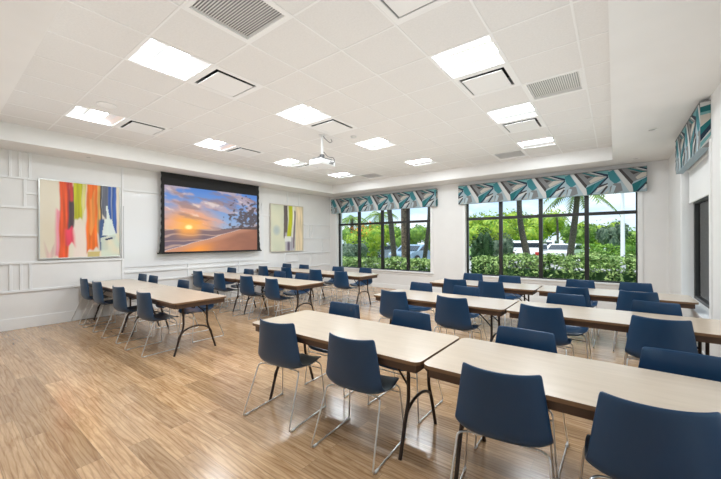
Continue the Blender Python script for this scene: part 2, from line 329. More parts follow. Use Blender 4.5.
def valance(length, height, depth, phase, rep, label, loc, rz, end=False):
    """local: front face looks to -Y, x from 0 to length"""
    r = tag(empty('window_valance', loc, rz), label, 'valance', 'geometric print valances')
    mb = MB(); mb.box(0, length, 0, depth, 0, height, vm['base'])
    def paint(origin, ax, nrm, ln, ph):
        k = math.floor(-ph/rep)-1
        while k*rep+ph < ln:
            for li, (c, pl) in enumerate(MOTIF):
                q = clip([(p[0]*rep+k*rep+ph, p[1]*height) for p in pl], 0, ln)
                if len(q) >= 3:
                    ofs = nrm*(.0010+.00025*li)
                    vs = [Vector(origin)+Vector(ax)*p[0]+Vector((0, 0, p[1]))+ofs for p in q]
                    a = (vs[1]-vs[0]).cross(vs[2]-vs[0])
                    mb.add(vs, [tuple(range(len(vs)))], vm[c])
            k += 1
    paint((0, 0, 0), (1, 0, 0), Vector((0, -1, 0)), length, phase)
    paint((0, depth, 0), (0, -1, 0), Vector((-1, 0, 0)), depth, phase-depth)
    if end:
        for li, (c, pl) in enumerate(END): mb.add([Vector((length+.001+.00025*li, p[0]*depth, p[1]*height)) for p in pl], [tuple(range(len(pl)))], vm[c])
    else: paint((length, 0, 0), (0, 1, 0), Vector((1, 0, 0)), depth, -.51*rep)
    mb.build('fabric_face', r)
    mb = MB(); mb.box(-.004, length+.004, -.008, depth, height, height+.012, vm['grey']); mb.build('top_board', r)
    return r
valance(4.10, .50, .12, .06, .80, 'teal and grey geometric valance above the farther left window of the far wall', (-8.22, YF-.121, 2.54), 0)
valance(3.98, .50, .12, .15, .80, 'teal and grey geometric valance above the wide window near the right corner', (-3.45, YF-.121, 2.54), 0)
valance(1.92, .52, .085, .1, .80, 'teal and grey geometric valance on the right side wall', (XR-.086, 7.32, 2.58), -PI/2, True)
# ------------------------------------------------------------------ ceiling fixtures
def troffer(i, j, label):
    x0, x1, y0, y1 = cell(i, j); cx, cy = (x0+x1)/2, (y0+y1)/2; a, b = GDX/2-.010, GDY/2-.010
    r = tag(empty('ceiling_light', (cx, cy, ZC)), label, 'ceiling light', 'square recessed ceiling lights')
    mb = MB(); t = .018
    mb.box(-a, -a+t, -b, b, -.002, .10, grid_white); mb.box(a-t, a, -b, b, -.002, .10, grid_white); mb.box(-a+t, a-t, -b, -b+t, -.002, .10, grid_white); mb.box(-a+t, a-t, b-t, b, -.002, .10, grid_white)
    mb.box(-a, a, -b, b, .10, .12, grid_white); mb.build('housing', r)
    # curved side reflectors either side of a bright lens running along X
    mb = MB()
    for s in (-1, 1):
        pts = [(s*(b-t), .002), (s*(b-.09), .035), (s*(b-.17), .045), (s*.10, .03)]
        for k in range(3):
            (ya, za), (yb, zb) = pts[k], pts[k+1]
            mb.add([(-a+t, ya, za), (a-t, ya, za), (a-t, yb, zb), (-a+t, yb, zb)], [(0, 1, 2, 3) if s > 0 else (3, 2, 1, 0)], lamps, True)
    mb.build('reflector', r)
    mb = MB(); n = 8; vs = []
    for k in range(n+1):
        y = -.10+.20*k/n; z = .03-.028*math.cos(y/.10*PI/2)
        vs += [(-a+t, y, z), (a-t, y, z)]
    mb.add(vs, [(2*k, 2*k+1, 2*k+3, 2*k+2) for k in range(n)], lampm, True); mb.build('lens', r)
LL = {(5, 0): 'large ceiling light beside the left air diffuser, nearest the camera on the left', (9, 0): 'ceiling light above the striped orange painting, nearest the left soffit', (5, 3): 'ceiling light in the centre of the room beside the diffuser above the projector',
 (9, 3): 'ceiling light above the projection screen, first of its line', (9, 6): 'ceiling light just left of the hanging projector, near the screen wall', (9, 9): 'small far ceiling light nearest the corner between screen wall and windows',
 (1, 3): 'large ceiling light on the right, with a diffuser panel right behind it', (1, 6): 'ceiling light right of centre, second in the right-hand line', (1, 9): 'ceiling light in the right-hand line, nearest the window with the palm',
 (5, 6): 'ceiling light right of the projector without a diffuser beside it', (5, 9): 'ceiling light above the gap between the two far windows, last of the middle line', (1, 0): 'ceiling light just past the top of the view, beside the cut-off diffuser'}
for (i, j) in LIGHTS:
    troffer(i, j, LL[(i, j)])
def diffuser(i, j, label):
    x0, x1, y0, y1 = cell(i, j); cx, cy = (x0+x1)/2, (y0+y1)/2; a, b = GDX/2-.010, GDY/2-.010
    r = tag(empty('air_diffuser', (cx, cy, ZC)), label, 'air diffuser', 'square plaque air diffusers')
    mb = MB(); t = .05
    mb.box(-a, -a+t, -b, b, -.003, .004, grid_white); mb.box(a-t, a, -b, b, -.003, .004, grid_white); mb.box(-a+t, a-t, -b, -b+t, -.003, .004, grid_white); mb.box(-a+t, a-t, b-t, b, -.003, .004, grid_white); mb.build('frame', r)
    mb = MB(); q = t
    for (A, B, C, D) in ((-a+q, -a+q+.006, -b+q, b-q), (a-q-.006, a-q, -b+q, b-q), (-a+q, a-q, -b+q, -b+q+.006), (-a+q, a-q, b-q-.006, b-q)): mb.box(A, B, C, D, .004, .10, neck_grey)
    mb.box(-a+q, a-q, -b+q, b-q, .10, .11, black_cavity); mb.build('neck', r)
    mb = MB(); p = .225; mb.box(-p, p, -p, p, -.016, -.008, plaque_white); mb.build('plaque', r, .003)
    mb = MB(); mb.cyl((0, 0, -.008), .02, .108, dark_grey, 10); mb.build('stem', r)
DL = {(5, 1): 'square air diffuser right beside the large left ceiling light', (9, 1): 'air diffuser beside the light over the striped orange painting', (5, 4): 'air diffuser directly above the projector pole', (9, 4): 'air diffuser above the projection screen beside its light',
 (9, 7): 'small air diffuser partly behind the hanging projector', (1, 4): 'large air diffuser on the right, behind the large right-hand ceiling light', (1, 7): 'air diffuser between the two lights right of centre', (1, 1): 'air diffuser cut by the top edge of the view'}
for k in DIFF: diffuser(*k, DL[k])
def grille(i, j, along, label, small=False):
    x0, x1, y0, y1 = cell(i, j); cx, cy = (x0+x1)/2, (y0+y1)/2; a, b = GDX/2-.010, GDY/2-.010
    r = tag(empty('return_grille', (cx, cy, ZC)), label, 'air grille', 'louvred return air grilles')
    mb = MB(); t = .035
    mb.box(-a, -a+t, -b, b, -.004, .03, grid_white); mb.box(a-t, a, -b, b, -.004, .03, grid_white); mb.box(-a+t, a-t, -b, -b+t, -.004, .03, grid_white); mb.box(-a+t, a-t, b-t, b, -.004, .03, grid_white); mb.build('frame', r)
    mb = MB(); mb.box(-a, a, -b, b, .05, .06, mat('duct_grey', (.34, .34, .34), .8)); mb.build('duct_back', r)
    mb = MB(); n = 24
    for k in range(n):
        u = -1+2*(k+.5)/n
        if along == 'x': m_ = Matrix.Translation((0, u*(b-t), .014)) @ Matrix.Rotation(.5, 4, 'X'); mb.box(-a+t, a-t, -.009, .009, -.0012, .0012, slat_grey, m_)
        else: m_ = Matrix.Translation((u*(a-t), 0, .014)) @ Matrix.Rotation(.5, 4, 'Y'); mb.box(-.009, .009, -b+t, b-t, -.0012, .0012, slat_grey, m_)
    mb.build('louvre_slats', r)
grille(3, 0, 'x', 'large louvred return grille at the top left of the view')
grille(0, 5, 'y', 'louvred return grille on the right beside the ceiling edge')
grille(8, 10, 'x', 'far louvred return grille above the left end of the windows')
grille(2, 10, 'x', 'far louvred return grille above the wide right-hand window')
r = tag(empty('ceiling_speaker', (GX-GDX*8.46, GY+GDY*.43, ZC)), 'round flush ceiling speaker between two lights at upper left', 'speaker')
mb = MB(); mb.cyl((0, 0, -.006), .105, .006, plaque_white, 32); mb.build('grille', r); mb = MB(); mb.tube([(.108*math.cos(2*PI*k/32), .108*math.sin(2*PI*k/32), -.004) for k in range(33)], .006, grid_white, 6, False); mb.build('rim', r)
r = tag(empty('smoke_detector', (-3.757, 4.72, ZC)), 'small white smoke detector on the ceiling just right of the projector', 'smoke detector')
mb = MB(); mb.cyl((0, 0, -.012), .055, .012, plastic_white, 20); mb.build('base', r); mb = MB(); mb.cyl((0, 0, -.035), .032, .024, plastic_white, 20, 'z', .048); mb.build('sensor_dome', r)
for (x, y, lab) in ((.44, 6.48, 'round recessed downlight in the right soffit, nearer one'), (.34, 8.59, 'round recessed downlight in the right soffit beside the far window'), (-7.95, 1.89, 'round recessed downlight in the left soffit above the striped painting')):
    r = tag(empty('downlight', (x, y, ZS)), lab, 'downlight', 'soffit downlights')
    mb = MB(); mb.tube([(.05*math.cos(2*PI*k/24), .05*math.sin(2*PI*k/24), -.003) for k in range(25)], .008, plaque_white, 6, False); mb.build('trim_ring', r)
    mb = MB(); mb.cyl((0, 0, -.003), .045, .002, downlens, 24); mb.build('lens', r)
# projector
pj = tag(empty('projector', (-4.16, 4.32, 2.93), PI/2), 'white ceiling projector hanging on a pole in the middle of the room', 'projector')
mb = MB(); mb.box(-.19, .19, -.15, .15, -.06, .05, plastic_white); mb.build('body', pj, .022, 3)
mb = MB(); mb.cyl((.06, .15, -.005), .045, .025, dark_grey, 20, 'y'); mb.cyl((.06, .165, -.005), .034, .012, lens_grey, 20, 'y'); mb.build('lens', pj)
mb = MB()
for k in range(7): mb.box(.1+.012*k-.05, .106+.012*k-.05, -.152, -.149, -.03, .02, dark_grey)
mb.build('vent', pj)
mb = MB(); mb.cyl((0, 0, .14), .02, ZC-2.93-.14, plastic_white, 14); mb.build('pole', pj)
mb = MB(); mb.cyl((0, 0, ZC-2.93-.012), .06, .012, plastic_white, 20); mb.build('ceiling_plate', pj)
mb = MB(); mb.cyl((0, 0, .10), .045, .05, dark_grey, 16); mb.box(-.09, .09, -.025, .025, .085, .10, dark_grey)
for s in (-1, 1):
    for q in (-1, 1): mb.tube([(s*.04, q*.02, .095), (s*.13, q*.10, .07), (s*.14, q*.11, .048)], .011, dark_grey, 6)
mb.build('mount', pj)
mb = MB(); mb.tube(fillet([(.02, 0, .5), (.03, -.03, .45), (.07, -.12, .36), (.10, -.16, .38), (.09, -.13, .43)], .05), .006, dark_grey, 6)
mb.tube(fillet([(.02, -.02, .2), (.05, -.10, .10), (.06, -.22, .08), (.05, -.26, .0), (.03, -.22, -.04), (.02, -.15, -.02)], .06), .007, dark_grey, 6); mb.build('cable', pj)
# ------------------------------------------------------------------ left wall: boards, screen, paintings
def put(name, cat, label, build):
    r = tag(empty(name), label, cat); build(r); return r
wb = tag(empty('glass_board', (XL, 4.45, .98)), 'long glossy white writing board on the wall behind the projection screen', 'whiteboard')
mb = MB(); mb.box(.006, .018, -1.86, 1.72, 0, 1.62, board_gloss); mb.build('panel', wb, .002)
mb = MB(); mb.box(.004, .026, -1.878, -1.862, .2, 1.33, neck_grey); mb.build('edge_strip', wb)
def grid_paint(mbname, w, h, nx, ny, fn, material, parent, loc, rot):
    vs = [(w*(i/nx-.5), 0, h*(j/ny)) for j in range(ny+1) for i in range(nx+1)]
    fs = [(j*(nx+1)+i, j*(nx+1)+i+1, (j+1)*(nx+1)+i+1, (j+1)*(nx+1)+i) for j in range(ny) for i in range(nx)]
    me = bpy.data.meshes.new(mbname); me.from_pydata(vs, [], fs); me.materials.append(material)
    at = me.color_attributes.new('paint', 'FLOAT_COLOR', 'POINT')
    flat = []
    for j in range(ny+1):
        for i in range(nx+1):
            c = fn(i/nx, 1-j/ny); flat += [c[0], c[1], c[2], 1]
    at.data.foreach_set('color', flat); me.update()
    o = bpy.data.objects.new(mbname, me); COL.objects.link(o); o.parent = parent; o.location = loc; o.rotation_euler = rot
    return o
def lin(c): return tuple(((x/255)/12.92 if x/255 <= .04045 else ((x/255+.055)/1.055)**2.4) for x in c)
def mixc(a, b, t): t = max(0, min(1, t)); return tuple(x+(y-x)*t for x, y in zip(a, b))
def ss(a, b, x): t = max(0, min(1, (x-a)/(b-a))); return t*t*(3-2*t)
def nz(x, y, s=0): return noise.noise(Vector((x, y, s*7.3)))
def fb(x, y, s=0): return noise.fractal(Vector((x, y, s*7.3)), 1.0, 2.0, 5)
def art1(u, v):
    wob = .018*nz(u*3, v*4, 1)+.006*nz(u*20, v*9, 2); x = u+wob
    cream = lin((234, 226, 208)); c = mixc(cream, lin((226, 214, 190)), .5+.8*nz(u*4, v*2, 3))
    c = mixc(c, lin((240, 222, 212)), ss(.45, .7, v)*.8*ss(.35, .42, x)*(1-ss(.58, .62, x)))
    def band(c, a, b, col, v0=-1, v1=2, soft=.012, jag=.10, streak=.35, seed=0):
        if x < a-.03 or x > b+.03: return c
        j = jag*nz(u*14, 0, seed+20); k = ss(a-soft, a+soft, x)*(1-ss(b-soft, b+soft, x))*ss(v0-.02, v0+.02, v+j)*(1-ss(v1-.02, v1+.02, v+j))
        s = streak*nz(u*38, v*2.5, seed+5); cc = tuple(max(0, q*(1+s)) for q in lin(col)); return mixc(c, cc, k)
    c = band(c, .17, .225, (232, 150, 165), .38, 1.0, .02, .2, .2, 1)
    c = band(c, .06, .16, (222, 190, 180), .86, 1.0, .03, .2, .2, 13)
    c = band(c, .215, .325, (226, 88, 44), -1, 2, .012, .0, .45, 2)
    c = band(c, .31, .345, (196, 60, 52), -1, .62, .01, .1, .3, 3)
    c = band(c, .325, .40, (86, 70, 74), .06, .62, .012, .1, .4, 4)
    c = band(c, .335, .385, (190, 62, 58), -1, .28, .02, .1, .3, 5)
    c = band(c, .29, .40, (232, 72, 98), .62, .84, .03, .16, .3, 6)
    c = band(c, .395, .50, (186, 184, 34), -1, .50, .008, .12, .45, 7)
    c = band(c, .50, .545, (214, 206, 130), -1, .42, .01, .2, .4, 8)
    c = band(c, .555, .70, (232, 112, 36), -1, .93, .012, .12, .4, 9)
    c = band(c, .60, .66, (240, 150, 70), .1, .6, .02, .2, .3, 10)
    c = band(c, .695, .745, (216, 170, 92), -1, .75, .006, .2, .7, 11)
    c = band(c, .735, .755, (50, 46, 44), -1, .66, .004, .2, .4, 12)
    c = band(c, .755, .86, (104, 108, 122), -1, .45, .01, .1, .5, 14)
    c = band(c, .72, .83, (58, 84, 128), .46, .90, .02, .12, .5, 15)
    c = band(c, .85, .965, (54, 92, 166), -1, .72, .008, .12, .5, 16)
    c = band(c, .89, .905, (150, 160, 180), -1, .6, .004, .1, .3, 17)
    tri = (v-.28)/.42
    if 0 < tri < 1 and abs(x-.83-.03*tri) < .012+.085*tri*(1 if tri > .45 else .35): c = mixc(c, lin((226, 236, 228)), .95)
    if v > .66+.25*(1-x)*1.2 and x > .74: c = mixc(c, mixc(lin((208, 224, 208)), lin((232, 224, 196)), .5+nz(u*9, v*9, 6)), .85)
    if abs(v-.75+.25*(x-.85)) < .012 and .8 < x < .9: c = lin((40, 58, 92))
    if v > .93 and .57 < x < .72: c = mixc(c, lin((196, 170, 50)), .7)
    return c
def art2(u, v):
    x = u+.02*nz(u*2, v*3, 31)+.006*nz(u*16, v*10, 32)
    c = mixc(lin((226, 224, 196)), lin((208, 212, 190)), .5+.9*nz(u*3, v*3, 33)); c = mixc(c, lin((172, 188, 192)), .8*max(0, 1-((u-.17)/.13)**2-((v-.55)/.13)**2))
    def band(c, a, b, col, v0, v1, s=.015, seed=0):
        k = ss(a-s, a+s, x)*(1-ss(b-s, b+s, x))*ss(v0-.03, v0+.03, v)*(1-ss(v1-.03, v1+.03, v)); n = .35*nz(u*30, v*3, seed+40); return mixc(c, tuple(max(0, q*(1+n)) for q in lin(col)), k)
    c = band(c, .76, 1.1, (232, 212, 176), -1, 2, .04, 1); c = band(c, .38, .50, (104, 92, 88), -1, .72, .015, 2); c = band(c, .43, .74, (188, 184, 190), .6, 2, .03, 3)
    sh = .60-.12*v*v
    if v < .72: c = band(c, sh-.06, sh+.07, (196, 200, 40), -1, .72, .012, 4)
    sw = .70-.08*v
    c = band(c, sw-.02, sw+.035, (238, 236, 214), -1, .7, .012, 5); c = band(c, .72-.05*v, .77-.05*v, (120, 106, 116), .1, .95, .015, 6)
    if .68 < v < .80 and .42 < x < .62: c = mixc(c, lin((236, 238, 232)), .85)
    c = band(c, .50, .58, (116, 104, 120), .80, 2, .02, 7)
    return c
art_m = vcol_mat('canvas_paint', .6)
def painting(w, h, yc, z0, fn, label, sil, seedn):
    r = tag(empty('painting', (XL+.016, yc, z0), PI/2), label, 'painting')
    # local: x along the wall, front faces -y ; rotated so the front looks to +X
    mb = MB(); f = .022; dd = .042
    for (a, b, c, d) in ((-w/2, -w/2+f, 0, h), (w/2-f, w/2, 0, h), (-w/2+f, w/2-f, 0, f), (-w/2+f, w/2-f, h-f, h)): mb.box(a, b, -dd, 0, c, d, sil)
    mb.build('frame', r, .003)
    mb = MB(); mb.box(-w/2+f, w/2-f, -.026, -.002, f, h-f, canvas_side); cv = mb.build('canvas', r)
    grid_paint('painted_front', w-2*f, h-2*f, 120, 120, fn, art_m, cv, (0, -.0275, f), (0, 0, 0))
painting(1.27, 1.49, 1.885, 1.22, art1, 'large abstract painting with orange, yellow, red and blue vertical drips', silver, 1)
painting(1.35, 1.49, 7.07, 1.21, art2, 'abstract painting in pale yellow with lime and brown curve, near the corner', mat('pale_wood_frame', (.62, .56, .46), .5), 2)
def beach(u, v):
    hz = .66-.035*u+.012*nz(u*3, 0, 50)
    if v < hz:
        t = v/hz
        sky = mixc(lin((88, 140, 208)), lin((170, 190, 214)), t*.9)
        d = math.hypot((u-.22)*1.25, (v-.62)*1.15)
        sky = mixc(sky, lin((246, 170, 82)), (1-ss(.10, .55, d))*.95)
        n = fb(u*3.2+1.2*v, v*6.5-u*2.0, 51); n2 = fb(u*6, v*10-3*u, 52)
        cl = ss(-.02, .32, n+.25*n2)
        cloudc = mixc(lin((236, 176, 140)), lin((190, 172, 180)), ss(.15, .6, d)); cloudc = mixc(cloudc, lin((244, 226, 210)), ss(.15, .5, n2)*.7)
        c = mixc(sky, cloudc, cl*.85)
        dk = ss(.05, .4, fb(u*2.6+4, v*5.5-u*1.5, 53)); c = mixc(c, lin((158, 130, 128)), dk*.7)
        c = mixc(c, lin((255, 196, 80)), (1-ss(.0, .26, d))*.8)
        c = mixc(c, lin((255, 244, 170)), 1-ss(.02, .06, d))
        m = ss(-.1, .3, fb(u*22, v*22, 54)+.62-2.9*math.hypot((u-.90)*1.2, (v-.44)*.95)); c = mixc(c, lin((92, 76, 76)), m*.9)
        if u > .55 and v > hz-.045*(u-.5)*2-.02*abs(nz(u*20, 0, 55)): c = mixc(c, lin((92, 74, 72)), .85)
        return c
    t = (v-hz)/(1-hz); shore = .80*(1-t)**1.15+.035*nz(t*6, 0, 56)   # left of the shore line is sea
    if u < shore:
        c = mixc(lin((142, 116, 116)), lin((120, 108, 128)), t)
        wv = math.sin((t*26+u*4+3*nz(u*5, t*4, 57))); c = mixc(c, lin((206, 176, 160)), ss(.55, 1, wv)*.75)
        c = mixc(c, lin((250, 178, 84)), (1-ss(.03, .16, abs(u-.22)))*(1-ss(.0, .6, t))*.9)
        c = mixc(c, lin((226, 206, 200)), 1-ss(.0, .035, shore-u))
        return c
    c = mixc(lin((198, 140, 108)), lin((160, 112, 92)), ss(.2, 1, u)+.25*fb(u*5, v*9, 58))
    c = mixc(c, lin((246, 166, 70)), (1-ss(.0, .24, abs(u-.30-.1*(1-t))))*ss(.35, .95, t)*.95)
    c = mixc(c, lin((216, 166, 138)), (1-ss(.05, .25, u-shore))*.5)
    return c
def beach_rich(u, v): return tuple(q**1.22 for q in beach(u, v))
sc_ = tag(empty('projection_screen', (XL+.16, 4.59, ZS), PI/2), 'black bordered projection screen showing a sunset beach', 'screen')
zt = -.005; zb = 1.29-ZS
mb = MB(); n = 24
def edge(s, z):   # scalloped side tension line
    ph = (z-zb)/(zt-zb); return s*(1.315+.006*math.cos(ph*2*PI*11)+.05*(1-ph)**6)
vs = []; fs = []
for k in range(n*4+1):
    z = zb+(zt-zb)*k/(n*4)
    for dy in (-.004, .004): vs += [(edge(-1, z), dy, z), (edge(1, z), dy, z)]
for k in range(n*4):
    o = 4*k; fs += [(o, o+1, o+5, o+4), (o+3, o+2, o+6, o+7), (o+2, o, o+4, o+6), (o+1, o+3, o+7, o+5)]
mb.add(vs, fs, screen_black); mb.build('black_border', sc_)
mb = MB(); mb.box(-1.40, 1.40, -.016, .016, zb-.035, zb, screen_black); mb.build('bottom_bar', sc_, .006)
scr_m = vcol_mat('screen_image', .6, 1.0)
grid_paint('projected_picture', 2.49, 1.555, 170, 120, beach_rich, scr_m, sc_, (0, -.0062, zb+.008), (0, 0, 0))
# ------------------------------------------------------------------ folding tables
def rounded(x0, x1, y0, y1, r, n=6):
    pts = []
    for (cx, cy, a0) in ((x1-r, y1-r, 0), (x0+r, y1-r, 90), (x0+r, y0+r, 180), (x1-r, y0+r, 270)):
        for k in range(n+1):
            a = math.radians(a0+90*k/n); pts.append((cx+r*math.cos(a), cy+r*math.sin(a)))
    return pts
TL, TW, TH = 1.825, .75, .74
def make_table():
    r = empty('folding_table')
    mb = MB(); mb.prism(rounded(-TL/2, TL/2, -TW/2, TW/2, .055), TH-.024, TH, laminate, None, edge_brown); mb.build('tabletop', r, .004)
    mb = MB(); a, b = TL/2-.035, TW/2-.035
    for (A, B, C, D) in ((-a, a, -b, -b+.016), (-a, a, b-.016, b), (-a, -a+.016, -b+.016, b-.016), (a-.016, a, -b+.016, b-.016)): mb.box(A, B, C, D, TH-.085, TH-.024, apron_brown)
    mb.build('apron', r)
    for s in (-1, 1):
        x = s*(TL/2-.19); mb = MB()
        for q in (-1, 1):
            mb.tube(fillet([(x, q*.165, TH-.03), (x, q*.165, .36), (x, q*.215, .24), (x, q*.285, .012), (x, q*.29, .0)], .16, 7), .0135, brown_metal, 10)
        arch = [(x, .232*math.cos(PI*k/16), .20+.155*math.sin(PI*k/16)) for k in range(17)]
        mb.tube(arch, .0115, brown_metal, 8)
        mb.tube([(x, -.22, TH-.045), (x, .22, TH-.045)], .012, brown_metal, 8)
        lg = mb.build('leg', r)
        mb = MB(); mb.tube(fillet([(x-s*.004, 0, TH-.06), (x-s*.02, 0, .60), (x-s*.12, 0, .60), (x-s*.33, 0, TH-.04)], .06), .009, brown_metal, 8)
        for q in (-1, 1): mb.tube(fillet([(x, q*.165, .47), (x-s*.06, q*.15, .53), (x-s*.27, q*.06, TH-.06), (x-s*.36, q*.05, TH-.035)], .08), .008, brown_metal, 8)
        mb.build('folding_brace', lg)
    return r
ROWY = {'front': 2.30, 'middle': 4.36, 'back': 6.225}
TX = {('right', 0): -1.92, ('right', 1): -.075, ('left', 0): -5.445, ('left', 1): -7.385}
ROWPH = {'front': 'front', 'middle': 'middle', 'back': 'back'}
table0 = None
for row, y in ROWY.items():
    for (bank, k), x in TX.items():
        if table0 is None: table0 = o = make_table()
        else: o = copy_tree(table0)
        o.location = (x, y, 0)
        if bank == 'left': o.scale = (1.06, 1, 1)
        where = {('right', 0): 'aisle-side table of the right bank', ('right', 1): 'table at the right wall end of the right bank', ('left', 0): 'aisle-side table of the left bank', ('left', 1): 'table at the screen wall end of the left bank'}[(bank, k)]
        tag(o, 'beige folding %s, %s row' % (where, {'front': 'front', 'middle': 'middle', 'back': 'window-side back'}[row]), 'table', 'beige folding tables')
# ------------------------------------------------------------------ sled chairs
def make_chair():
    r = empty('sled_chair')
    prof = [(.335, .422, .205), (.328, .438, .212), (.295, .447, .220), (.19, .440, .232), (.08, .430, .242), (.0, .432, .247), (-.052, .448, .249), (-.082, .482, .249), (-.094, .53, .245), (-.102, .60, .236), (-.110, .70, .221), (-.118, .80, .205), (-.121, .838, .200)]
    nx = 16; n = len(prof); top = []; bot = []
    th = .009
    def pt(i, k):
        y, z, hw = prof[i]; t = 2*k/nx-1
        back = ss(.445, .56, z) if y < .1 else 0
        seatlift = (1-back)*.020*abs(t)**3 - (1-back)*.006*(1-t*t)
        fwd = back*.040*t*t*(1+.4*abs(t)**3)
        if i == n-1: z += .010*t*t
        if 3 <= i <= 7: fwd += .03*abs(t)**6*(1-back)
        if i <= 2: fwd -= .03*abs(t)**5
        if 5 <= i <= 7: seatlift += .02*abs(t)**4
        return Vector((t*hw*(1-.012*back*t*t), y+fwd, z+seatlift))
    P = [[pt(i, k) for k in range(nx+1)] for i in range(n)]
    N = []
    for i in range(n):
        row = []
        for k in range(nx+1):
            du = P[min(i+1, n-1)][k]-P[max(i-1, 0)][k]; dv = P[i][min(k+1, nx)]-P[i][max(k-1, 0)]; row.append(du.cross(dv).normalized())
        N.append(row)
    sgn = -1 if N[3][8].z > 0 else 1     # offset to the underside / outside
    vs = [P[i][k] for i in range(n) for k in range(nx+1)] + [P[i][k]+sgn*th*N[i][k] for i in range(n) for k in range(nx+1)]
    o = n*(nx+1); q = lambda i, k: i*(nx+1)+k; fs = []
    for i in range(n-1):
        for k in range(nx):
            a = (q(i, k), q(i, k+1), q(i+1, k+1), q(i+1, k)); fs.append(a if sgn > 0 else a[::-1]); b = tuple(o+z for z in a); fs.append(b[::-1] if sgn > 0 else b)
    for k in range(nx): fs += [(q(0, k), q(0, k+1), o+q(0, k+1), o+q(0, k)), (q(n-1, k+1), q(n-1, k), o+q(n-1, k), o+q(n-1, k+1))]
    for i in range(n-1): fs += [(q(i+1, 0), q(i, 0), o+q(i, 0), o+q(i+1, 0)), (q(i, nx), q(i+1, nx), o+q(i+1, nx), o+q(i, nx))]
    mb = MB(); mb.add(vs, fs, shell_blue, True); sh = mb.build('seat_shell', r)
    bmx = bmesh.new(); bmx.from_mesh(sh.data); bmesh.ops.recalc_face_normals(bmx, faces=bmx.faces[:])
    bmx.to_mesh(sh.data); bmx.free()
    sub = sh.modifiers.new('sub', 'SUBSURF'); sub.levels = 1; sub.render_levels = 1
    for e in sh.data.edges: pass
    rr = .0062
    for s in (-1, 1):
        mb = MB()
        mb.tube(fillet([(s*.10, .24, .424), (s*.20, .24, .424), (s*.232, .255, .40), (s*.262, .285, .012), (s*.262, -.215, .012), (s*.232, -.055, .425), (s*.19, -.02, .424), (s*.10, -.02, .424)], .03, 5), rr, chrome, 8)
        fr = mb.build('side_frame', r)
        for y in (.25, -.182):
            mb = MB(); mb.tube([(s*.262, y, .0108), (s*.262, y+.035, .0108)], .0092, glide_mat, 8); mb.build('glide', fr)
    mb = MB(); mb.tube([(-.236, .26, .36), (.236, .26, .36)], rr*.85, chrome, 8); mb.build('cross_bar', r)
    return r
CH = {}
# (centre of the back's top edge x, y, turn in degrees), ordered outwards from the middle aisle
CH['right', 'front', 'near'] = [(-2.33, 1.87, 8), (-1.522, 1.895, 5), (-.487, 1.90, 8), (.145, 1.915, 8)]
CH['right', 'front', 'far'] = [(-2.385, 2.85, 3), (-1.57, 2.89, 0), (-.55, 2.83, -1), (.335, 2.83, 0)]
CH['right', 'middle', 'near'] = [(-2.45, 3.97, 1), (-1.61, 3.965, -4), (-.63, 3.96, -5), (.32, 3.97, 0)]
CH['right', 'middle', 'far'] = [(-2.53, 4.99, -5), (-1.77, 4.97, -6), (-.50, 4.99, 0), (.36, 4.94, -5)]
CH['right', 'back', 'near'] = [(-2.30, 5.835, 3), (-1.68, 5.84, 0), (-.505, 5.84, 0), (.245, 5.84, -2)]
CH['right', 'back', 'far'] = [(-2.36, 7.01, -5), (-1.63, 6.96, -6), (-.48, 6.93, 0), (.26, 6.96, 3)]
CH['left', 'front', 'near'] = [(-5.22, 1.865, 3), (-6.19, 1.86, 4), (-7.27, 1.86, 2), (-8.10, 1.87, 0)]
CH['left', 'front', 'far'] = [(-5.32, 2.85, -3), (-6.15, 2.84, 0), (-7.50, 2.86, 0), (-8.09, 2.87, 0)]
CH['left', 'middle', 'near'] = [(-5.13, 3.96, -4), (-5.94, 3.965, 2), (-6.98, 3.97, 0), (-7.92, 3.965, 2)]
CH['left', 'middle', 'far'] = [(-5.38, 4.99, 3), (-6.12, 4.98, 0), (-7.30, 4.96, 0), (-8.08, 4.97, 0)]
CH['left', 'back', 'near'] = [(-5.03, 5.835, -2), (-5.86, 5.84, 0), (-6.95, 5.84, 0), (-7.95, 5.84, 0)]
CH['left', 'back', 'far'] = [(-5.06, 6.86, -4), (-5.96, 6.83, 0), (-7.30, 6.83, 0), (-8.08, 6.84, 0)]
ORD = ['first', 'second', 'third', 'fourth']; chair0 = None
for (bank, row, side), lst in CH.items():
    for k, (px, py, dg) in enumerate(lst):
        a = math.radians(dg + (180 if side == 'far' else 0))
        if chair0 is None: chair0 = o = make_chair()
        else: o = copy_tree(chair0)
        py += -.068 if side == 'near' else .015
        o.location = (px - .12*math.sin(a), py + .12*math.cos(a), 0); o.rotation_euler = (0, 0, a)
        tag(o, 'navy chair on the %s side of the %s %s-bank tables, %s from the aisle' % ('camera' if side == 'near' else 'window', row, bank, ORD[k]), 'chair', 'navy sled chairs at the tables')
# ------------------------------------------------------------------ outside
GZ = -.18
def green(name, a, b, scale=9, lo=.3, hi=.7): 
    m = noisy(mat(name, a, .55, spec=.3), a, b, scale, 3, (1, 1, 1), lo, hi)
    return m
hedge_g = green('hedge_leaf', (.07, .18, .035), (.46, .60, .22), 9, .34, .66)
hedge_far = green('clipped_leaf', (.08, .22, .02), (.30, .48, .07), 6)
tree_y = green('yellow_green_leaf', (.10, .26, .015), (.46, .56, .05), 3)  # yellow-green foliage colour
tree_m = green('mid_leaf', (.05, .16, .02), (.26, .40, .06), 3)
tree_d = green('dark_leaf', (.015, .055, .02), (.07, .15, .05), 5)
bush_d = green('grey_leaf', (.03, .07, .04), (.16, .22, .14), 7)
palm_g = green('palm_leaf', (.05, .15, .02), (.34, .46, .10), 4)
bloom = mat('orange_bloom', (.85, .25, .03), .7)
bark = noisy(mat('bark', (.2, .16, .13), .9), (.055, .045, .035), (.16, .135, .11), 14, 4, (1, 1, 5), bump=.6)
